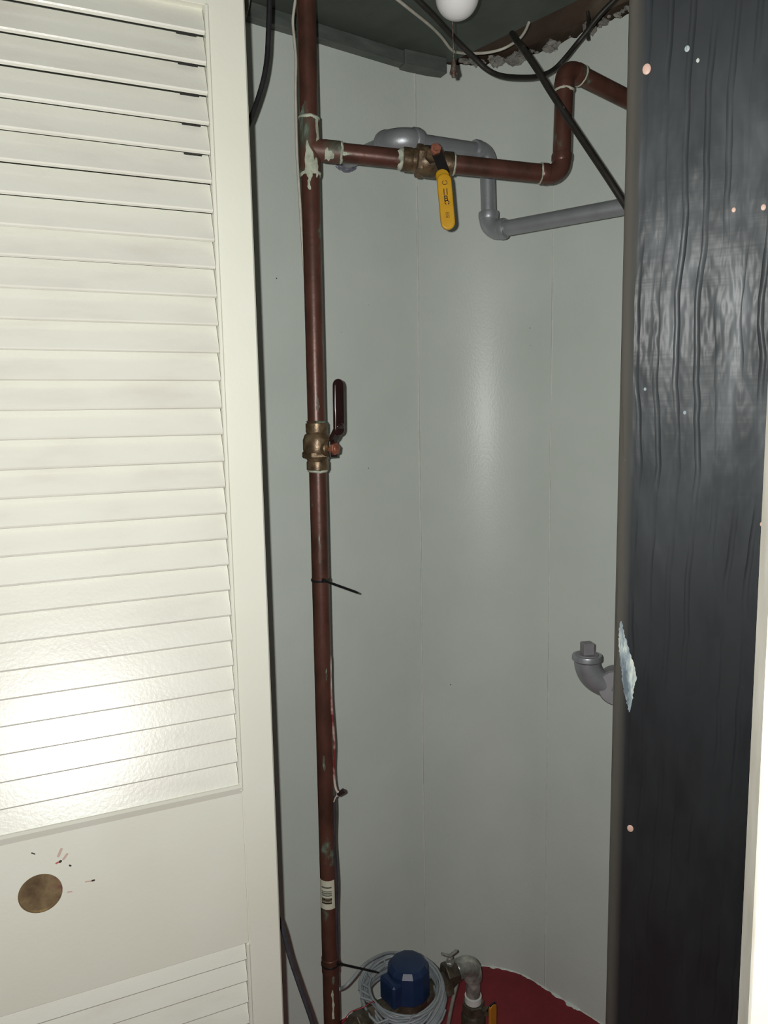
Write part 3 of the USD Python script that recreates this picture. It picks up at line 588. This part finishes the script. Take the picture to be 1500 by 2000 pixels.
# capped elbow low beside the post
cp_ = at(1143, 1290, Y=1.25); cd_c = at(1146, 1331, Y=1.262)
dr = thing('drain_elbow', 'grey painted iron elbow with square plug, beside the black post', 'pipe fitting', cd_c - Zv * .03)
tee2 = at(1205, 1340, Y=1.262)
top2 = cd_c + Zv * .10
e_d, k1, k2 = elbow(top2, cd_c + Zv * .002, tee2 + np.array([0, .0, .0]), .036, .0165, 1.58, .012, fat=1.36)
obj('elbow_fitting', e_d, SILVER, dr, smooth=40)
obj('plug', cat(cyl(k1 - Zv * .003, k1 + Zv * .001, .020, .001), box(k1, hd(80), hd(-10), Zv, -.0098, .0098, -.0098, .0098, 0, .021, .0015)), SILVERD, dr, smooth=20, label='square headed plug')
fc = at(1203, 1345, Y=1.235); fd = nz((EYE - fc) * [1, 1, .25])
obj('end_cap', lathe(fc - fd * .05, fd, [(0, .027), (.004, .031), (.046, .031), (.05, .0285), (.0501, .0)], 40), SILVERD, dr, smooth=30, label='flat round end of the tee')
obj('pipe', cyl(fc - fd * .04, fc - fd * .04 + hd(75) * .16, IR), SILVER, dr)

# ------------------------------------------------------------------ lamp, pull chain
lb_ = at(893, -9, Y=1.09); LR = .030
bulb = thing('light_bulb', 'white opal round light bulb hanging under the grey ceiling', 'light bulb', lb_)
prof = [(-LR * math.cos(t), LR * math.sin(t)) for t in np.linspace(0, 2.35, 20)] + [(.034, .0155), (.042, .0135)]
obj('globe', lathe(lb_, Zv, [(t, r) for t, r in prof], 40), GLOBE, bulb, smooth=True)
obj('screw_base', lathe(lb_ + Zv * .042, Zv, [(0, .0128), (.003, .0134), (.006, .0124), (.009, .0134), (.012, .0124), (.015, .0134), (.018, .0124), (.022, .010), (.025, .004)], 28), CHAIN, bulb)
obj('lamp_holder', lathe(lb_ + Zv * .066, Zv, [(0, .014), (.0, .019), (.008, .023), (ZT - .001 - lb_[2] - .066 - .006, .045), (ZT - .001 - lb_[2] - .066, .048)], 36), WHITEP, None, 30, 'small white lamp holder on the ceiling above the round bulb', 'lamp holder')
ch = thing('pull_chain', 'thin rusty bead pull chain with a small bell end below the bulb', 'pull chain', at(886, 130, Y=1.115))
c0, c1_ = at(883, 6, Y=1.118), at(886, 120, Y=1.118); bd = []
N = 46
for i in range(N):
    m = trimesh.creation.icosphere(1, .00095); m.apply_translation(c0 + (c1_ - c0) * i / (N - 1)); bd.append(m)
obj('bead_chain', cat(*bd, cyl(c0, c1_, .0003, sides=6)), CHAIN, ch, kind='stuff')
b0 = c1_ + Zv * .0
obj('bell', lathe(b0 + Zv * .003, -Zv, [(0, .0015), (.004, .003), (.012, .0042), (.018, .0058), (.0195, .0058), (.019, .0035), (.024, .0030), (.025, .0)], 20), CHAIN, ch)

# ------------------------------------------------------------------ cables
def cable(name, pts, r, m, label, c='cable', n=8, sides=10):
    return obj(name, sweep(spline([np.asarray(p) for p in pts], n), r, sides), m, None, 60, label, c)
Q = lambda px, py, Y: at(px, py, Y=Y)
cable('white_cable', [Q(760, -14, 1.12), Q(775, -2, 1.13), Q(805, 22, 1.17), Q(840, 50, 1.23), Q(862, 72, 1.28), Q(880, 95, 1.32), Q(893, 102, 1.34), Q(915, 104, 1.36), Q(950, 103, 1.37), Q(980, 96, 1.37), Q(1003, 84, 1.36), Q(1016, 74, 1.34), Q(1026, 60, 1.32), Q(1033, 44, 1.30)], .0023, WHITEC, 'thin white cable looping across the grey ceiling under the bulb')
cable('looped_cable', [Q(800, -18, 1.12), Q(818, 2, 1.13), Q(850, 34, 1.15), Q(890, 78, 1.18), Q(925, 112, 1.20), Q(950, 135, 1.21), Q(975, 147, 1.22), Q(1005, 151, 1.24), Q(1040, 151, 1.27), Q(1065, 145, 1.29), Q(1085, 133, 1.31), Q(1105, 112, 1.31), Q(1127, 85, 1.31), Q(1146, 62, 1.30), Q(1160, 43, 1.29), Q(1178, 22, 1.28), Q(1205, -5, 1.27)], .0041, BROWNC, 'black cable sagging in a loop from ceiling past the top copper elbow')
cable('slanting_cable', [Q(1000, 66, 1.24), Q(1008, 78, 1.22), Q(1022, 96, 1.20), Q(1050, 137, 1.18), Q(1075, 178, 1.165), Q(1110, 232, 1.15), Q(1150, 292, 1.13), Q(1190, 352, 1.11), Q(1222, 402, 1.10), Q(1262, 466, 1.08)], .0050, BROWNC, 'straight black cable slanting down in front of the copper elbow to the post')
cable('hook_cable', [Q(1147, 22, 1.33), Q(1149, 34, 1.33), Q(1148, 50, 1.325), Q(1148, 66, 1.32), Q(1149, 78, 1.32)], .0026, BROWNC, 'short dark cable end hanging from the brown boards near the post')
cable('drop_cable', [Q(527, -30, 1.08), Q(526, 20, 1.08), Q(524, 70, 1.08), Q(522, 110, 1.08), Q(516, 150, 1.075), Q(505, 190, 1.07), Q(492, 226, 1.06), Q(478, 262, 1.05), Q(470, 300, 1.05)], .0036, BLACKC, 'black cable dropping from the ceiling and curving behind the louvred door')
cable('floor_cable', [Q(532, 1760, 1.0), Q(552, 1815, 1.0), Q(566, 1868, 1.0), Q(585, 1925, 1.0), Q(606, 1985, 1.0), Q(622, 2035, 1.0), Q(640, 2090, .99)], .0034, GREYC, 'dark grey cable running down from behind the louvred door at the bottom')
cable('riser_wire', [Q(580, -20, 1.19), Q(574, 20, 1.19), Q(572, 45, 1.19), Q(575, 80, 1.19), Q(578, 120, 1.19), Q(577, 170, 1.19), Q(578, 220, 1.195), Q(580, 300, 1.20), Q(586, 400, 1.20), Q(591, 480, 1.20), Q(597, 560, 1.20), Q(599, 640, 1.20), Q(601, 720, 1.20), Q(604, 790, 1.203), Q(606, 830, 1.211), Q(610, 860, 1.217)], .0022, WHITEC, 'thin white wire hanging along the left side of the copper riser')
cable('spliced_wire', [Q(640, 1262, 1.194), Q(645, 1285, 1.188), Q(646, 1330, 1.186), Q(648, 1380, 1.184), Q(651, 1420, 1.183), Q(653, 1460, 1.182), Q(652, 1500, 1.183), Q(654, 1530, 1.183), Q(658, 1545, 1.181), Q(664, 1548, 1.180)], .0021, PINKC, 'white wire stained with red paint beside the lower riser', 'wire')
wc = thing('wire_connector', 'small dark wire connector sticking out from the lower riser', 'wire connector', Q(668, 1548, 1.18))
w0, w1_ = Q(660, 1552, 1.181), Q(676, 1541, 1.178)
obj('shell', lathe(w0, w1_ - w0, [(0, .0028), (.001, .0034), (.010, .0042), (.0135, .0042), (.0145, .003)], 18), plain('connector_brown', (.035, .018, .020), .35), wc)
obj('wire_end', sweep(spline([w0, Q(655, 1558, 1.181), Q(652, 1566, 1.182)], 6), .0012, 8), PINKC, wc)
cable('sheathed_cable', [Q(652, 1556, 1.188), Q(653, 1590, 1.187), Q(652, 1640, 1.187), Q(655, 1690, 1.186), Q(657, 1730, 1.186), Q(656, 1780, 1.186), Q(657, 1830, 1.186), Q(657, 1875, 1.188), Q(655, 1905, 1.193)], .0041, GREYC, 'thick dark sheathed cable strapped to the right of the lower riser')

def tie(label, py, tail_px, Y0, rad, ax):
    c = riser(py); t = thing('cable_tie', label, 'cable tie', c, 'cable ties round the copper riser')
    a, b, d = frame(ax); th = np.linspace(0, 2 * np.pi, 41)
    P = np.array([c + rad * (math.cos(x) * a + math.sin(x) * b) for x in th])
    obj('strap', cat(*[box((P[i] + P[i + 1]) / 2, nz(P[i + 1] - P[i]), d, nz((P[i] + P[i + 1]) / 2 - c), -rad * .085, rad * .085, -.0016, .0016, -.0006, .0008, .0002) for i in range(40)]), TIE, t)
    h_, e_ = Q(*tail_px[0], Y0), Q(*tail_px[1], Y0 - .03); dd = nz(e_ - h_)
    obj('head', box(h_, dd, nz(np.cross(dd, np.array([0, 1., 0]))), nz(np.cross(dd, np.cross(dd, np.array([0, 1., 0])))), -.0035, .003, -.003, .003, -.0025, .0025, .0005), TIE, t)
    L = np.linalg.norm(e_ - h_); up_ = nz(Zv - Zv.dot(dd) * dd); sdv = np.cross(dd, up_)
    obj('tail', hull([h_ + up_ * s * .0019 + sdv * q * .0008 for s in (-1, 1) for q in (-1, 1)] + [h_ + dd * L * .9 + up_ * s * .0018 + sdv * q * .0007 for s in (-1, 1) for q in (-1, 1)] + [e_ + up_ * s * .0012 + sdv * q * .0005 for s in (-1, 1) for q in (-1, 1)]), TIE, t)
tie('black cable tie round the middle of the copper riser with its tail pointing right', 1132, ((633, 1134), (700, 1158)), 1.172, PR + .0007, AX + np.array([.0, -.05, 0]))
tie('black cable tie low on the riser reaching towards the blue meter cap', 1880, ((662, 1882), (738, 1899)), 1.175, PR + .0012, AX)

# ------------------------------------------------------------------ water meter, coil, service pipe at the bottom
mc = at(797, 1877, Y=1.27); MZ = mc[2]; mc0 = mc * [1, 1, 0]
wm = thing('water_meter', 'water meter with a dark blue plastic cap and box standing beside the riser foot', 'water meter', mc0 + Zv * (MZ - .16))
MR = .040
CD = nz((EYE - mc) * [1, 1, 0])
capm = lathe(mc0 + Zv * (MZ - .062), Zv, [(0, MR * 1.0), (.002, MR * 1.03), (.046, MR * 1.0), (.052, MR * .97), (.060, MR * .80), (.064, MR * .55), (.066, 0)], 12, .2)
cp1 = obj('register_cap', capm, BLUE, wm, smooth=22, label='round faceted blue cap')
bd_ = nz(CD * .62 + np.array([-.80, 0, 0])); bs = np.cross(Zv, bd_)
obj('reader_box', box(mc0 + bd_ * .034 + Zv * (MZ - .062), bd_, bs, Zv, -.014, .018, -.022, .022, 0, .046, .004), BLUE, wm, smooth=20, label='square blue reader box on the cap')
RIV = plain('rivet_grey', (.3, .31, .34), .4)
for q in (mc0 + bd_ * .034 + Zv * (MZ - .0155), mc0 + CD * .030 + Zv * (MZ - .004)):
    m = trimesh.creation.icosphere(2, .0022); m.apply_translation(q); obj('lid_rivet', m, RIV, wm, smooth=60)
ec = at(922, 1878, Y=1.335)                         # galvanised elbow corner
pd = nz((mc0 - ec) * [1, 1, 0]); mz = ec[2] - .012
mb = mc0 + Zv * (mz - .012)
obj('meter_body', cat(lathe(mc0 + Zv * (mz - .05), Zv, [(0, .024), (.004, .030), (.045, .036), (MZ - .062 - mz + .05, .036)], 32), cyl(mb + pd * .085, mb - pd * .075, .019, .002), hexa(mb - pd * .062, mb - pd * .088, .024), hexa(mb + pd * .062, mb + pd * .09, .024)), BRONZED, wm)
tail0 = mb + pd * .088; rz = np.array([bottom[0], bottom[1], tail0[2] - .02])
obj('coupling', cat(cyl(tail0 - pd * .004, tail0 + pd * .02, .0185, .001), hexa(at(716, 1992, Y=1.22), at(690, 2008, Y=1.19), .021)), BRONZED, wm)
e_m, q1, q2 = elbow(tail0 + pd * .01, at(652, 2030, Y=1.19), bottom + AX * .3, .022, PR, 1.13, .012)
obj('inlet_pipe', sweep(spline([tail0, (tail0 + bottom) / 2 + Zv * .002, bottom + Zv * .0, bottom + AX * .02], 8), PR, 20), COPPER, wm)
obj('seal_wire', sweep(spline([at(668, 1997, Y=1.17), at(684, 1977, Y=1.17), at(697, 1972, Y=1.175), at(712, 1966, Y=1.18), at(727, 1956, Y=1.18), at(731, 1958, Y=1.185)], 8), .0008, 6), plain('red_wire', (.40, .05, .07), .5), wm, label='thin red seal wire')
# coil of wire round the cap
turns = []; cc = at(787, 1938, Y=1.262); cn = nz(Zv + CD * .10)
ca_, cb_, _ = frame(cn); NT = 26
P = []
for i in range(NT * 30):
    th = i * 2 * np.pi / 30; k = i / 30
    rad = .060 + .021 * ((k * .618) % 1) + .0022 * math.sin(th * 1.7 + k); hh = .015 * math.sin(k * 2.4) + .004 * math.sin(th * 2 + k)
    sag = -.022 * max(0, (math.cos(th) * ca_ + math.sin(th) * cb_).dot(CD)) ** 2 * ((k * .37) % 1)
    P.append(cc + rad * (math.cos(th) * ca_ + math.sin(th) * cb_) + cn * hh + Zv * sag)
obj('wire_coil', sweep(np.array(P), .0023, 7), COILC, None, 60, 'coil of thin grey wire looped around the blue meter cap', 'wire')
cable('coil_lead', [Q(662.5, 1932, 1.197), Q(666, 1931, 1.197), Q(676, 1925, 1.19), Q(690, 1910, 1.20), Q(708, 1888, 1.22), Q(725, 1875, 1.25), Q(748, 1864, 1.29), Q(768, 1861, 1.32), Q(785, 1866, 1.33), Q(800, 1885, 1.335)], .0030, COILC, 'grey lead curving from the riser foot to behind the blue cap', 'wire')

sv = thing('service_pipe', 'spotted galvanised service pipe with elbow, drain cock and valve standing on the red floor', 'pipe', ec * [1, 1, 0])
GR = .0142
low = at(929, 1946, Y=1.335); low = np.array([ec[0] + .002, ec[1], low[2]])
e_g, g1, g2 = elbow(low, ec, ec - np.array([0, 0, .012]) + pd * .1, .022, GR, 1.30, .016, fat=1.26)
obj('elbow_fitting', e_g, GALV, sv, smooth=40)
obj('pipe', cyl(low, g1 + Zv * .01, GR), GALV, sv)
obj('drain_tee', cat(cyl(g2 - pd * .006, mb - pd * .08, .0165, .001), hexa(g2 + pd * .002, g2 + pd * .026, .0215)), BRONZED, sv, label='brass tee under the drain cock')
dc = g2 + pd * .014; 
obj('drain_cock', cat(cyl(dc, dc + Zv * .034, .0058, .001), hexa(dc + Zv * .016, dc + Zv * .025, .0085), rbar(dc + Zv * .036, dc + Zv * .046 - pd * -.016, hd(0), .007, .003, .001), rbar(dc + Zv * .036, dc + Zv * .041 - pd * .014, hd(0), .007, .003, .001)), GALV, sv, label='small wing handled drain cock')
obj('bushing', lathe(low + Zv * .004, -Zv, [(0, GR * 1.02), (.001, GR * 1.18), (.014, GR * 1.18), (.015, GR * 1.0)], 28), WHITEP, sv, label='white plastic bushing')
vtop = low - Zv * .011
vv = obj('shut_off_valve', cat(hexa(vtop, vtop - Zv * .020, .0225), cyl(vtop - Zv * .018, np.array([vtop[0], vtop[1], .002]), .019, .001), lathe(vtop - Zv * .020, -Zv, [(0, .017), (.01, .024), (.03, .024), (.04, .017)], 28)), BRONZED, sv)
sx = nz(np.array([.85, -.45, 0])); vs = vtop - Zv * .010
obj('stem', cat(cyl(vs, vs + sx * .036, .006, .0005), hexa(vs + sx * .026, vs + sx * .034, .010)), BRONZED, vv)
lo_a = at(962, 1966, Y=1.305)
obj('lever_sleeve', rbar(lo_a + Zv * -.004, lo_a - Zv * .085, nz(np.array([.8, .6, 0])), .0185, .006, .002), ORANGE, vv, label='orange yellow lever sleeve')
obj('lever', strap([vs + sx * .031, lo_a + Zv * .006, lo_a - Zv * .006], nz(np.array([.8, .6, 0])), .013, .003), DARKMET, vv)
cable('bonding_wire', [Q(904, 1896, 1.322), Q(901, 1898, 1.318), Q(896, 1908, 1.32), Q(890, 1930, 1.31), Q(884, 1955, 1.30), Q(878, 1985, 1.29), Q(874, 2010, 1.29), Q(872, 2040, 1.285)], .0036, mat('dusty_grey_wire', [(0.3, (.17, .16, .135)), (0.7, (.30, .28, .24))], 50, rough=.6), 'dusty grey bonding wire hanging from the galvanised elbow', 'wire')
# flake of old paint by the door top
fk = wall_at(484, 12, .03)
obj('paint_flake', hull([at(x, y, Y=1.2) + np.array([0, q, 0]) for x, y in ((476, -20), (490, -20), (487, 8), (481, 32), (477, 28)) for q in (0, .003)]), PALEGREEN, None, False, 'pale green paint flake behind the top of the louvred door', 'paint flake')
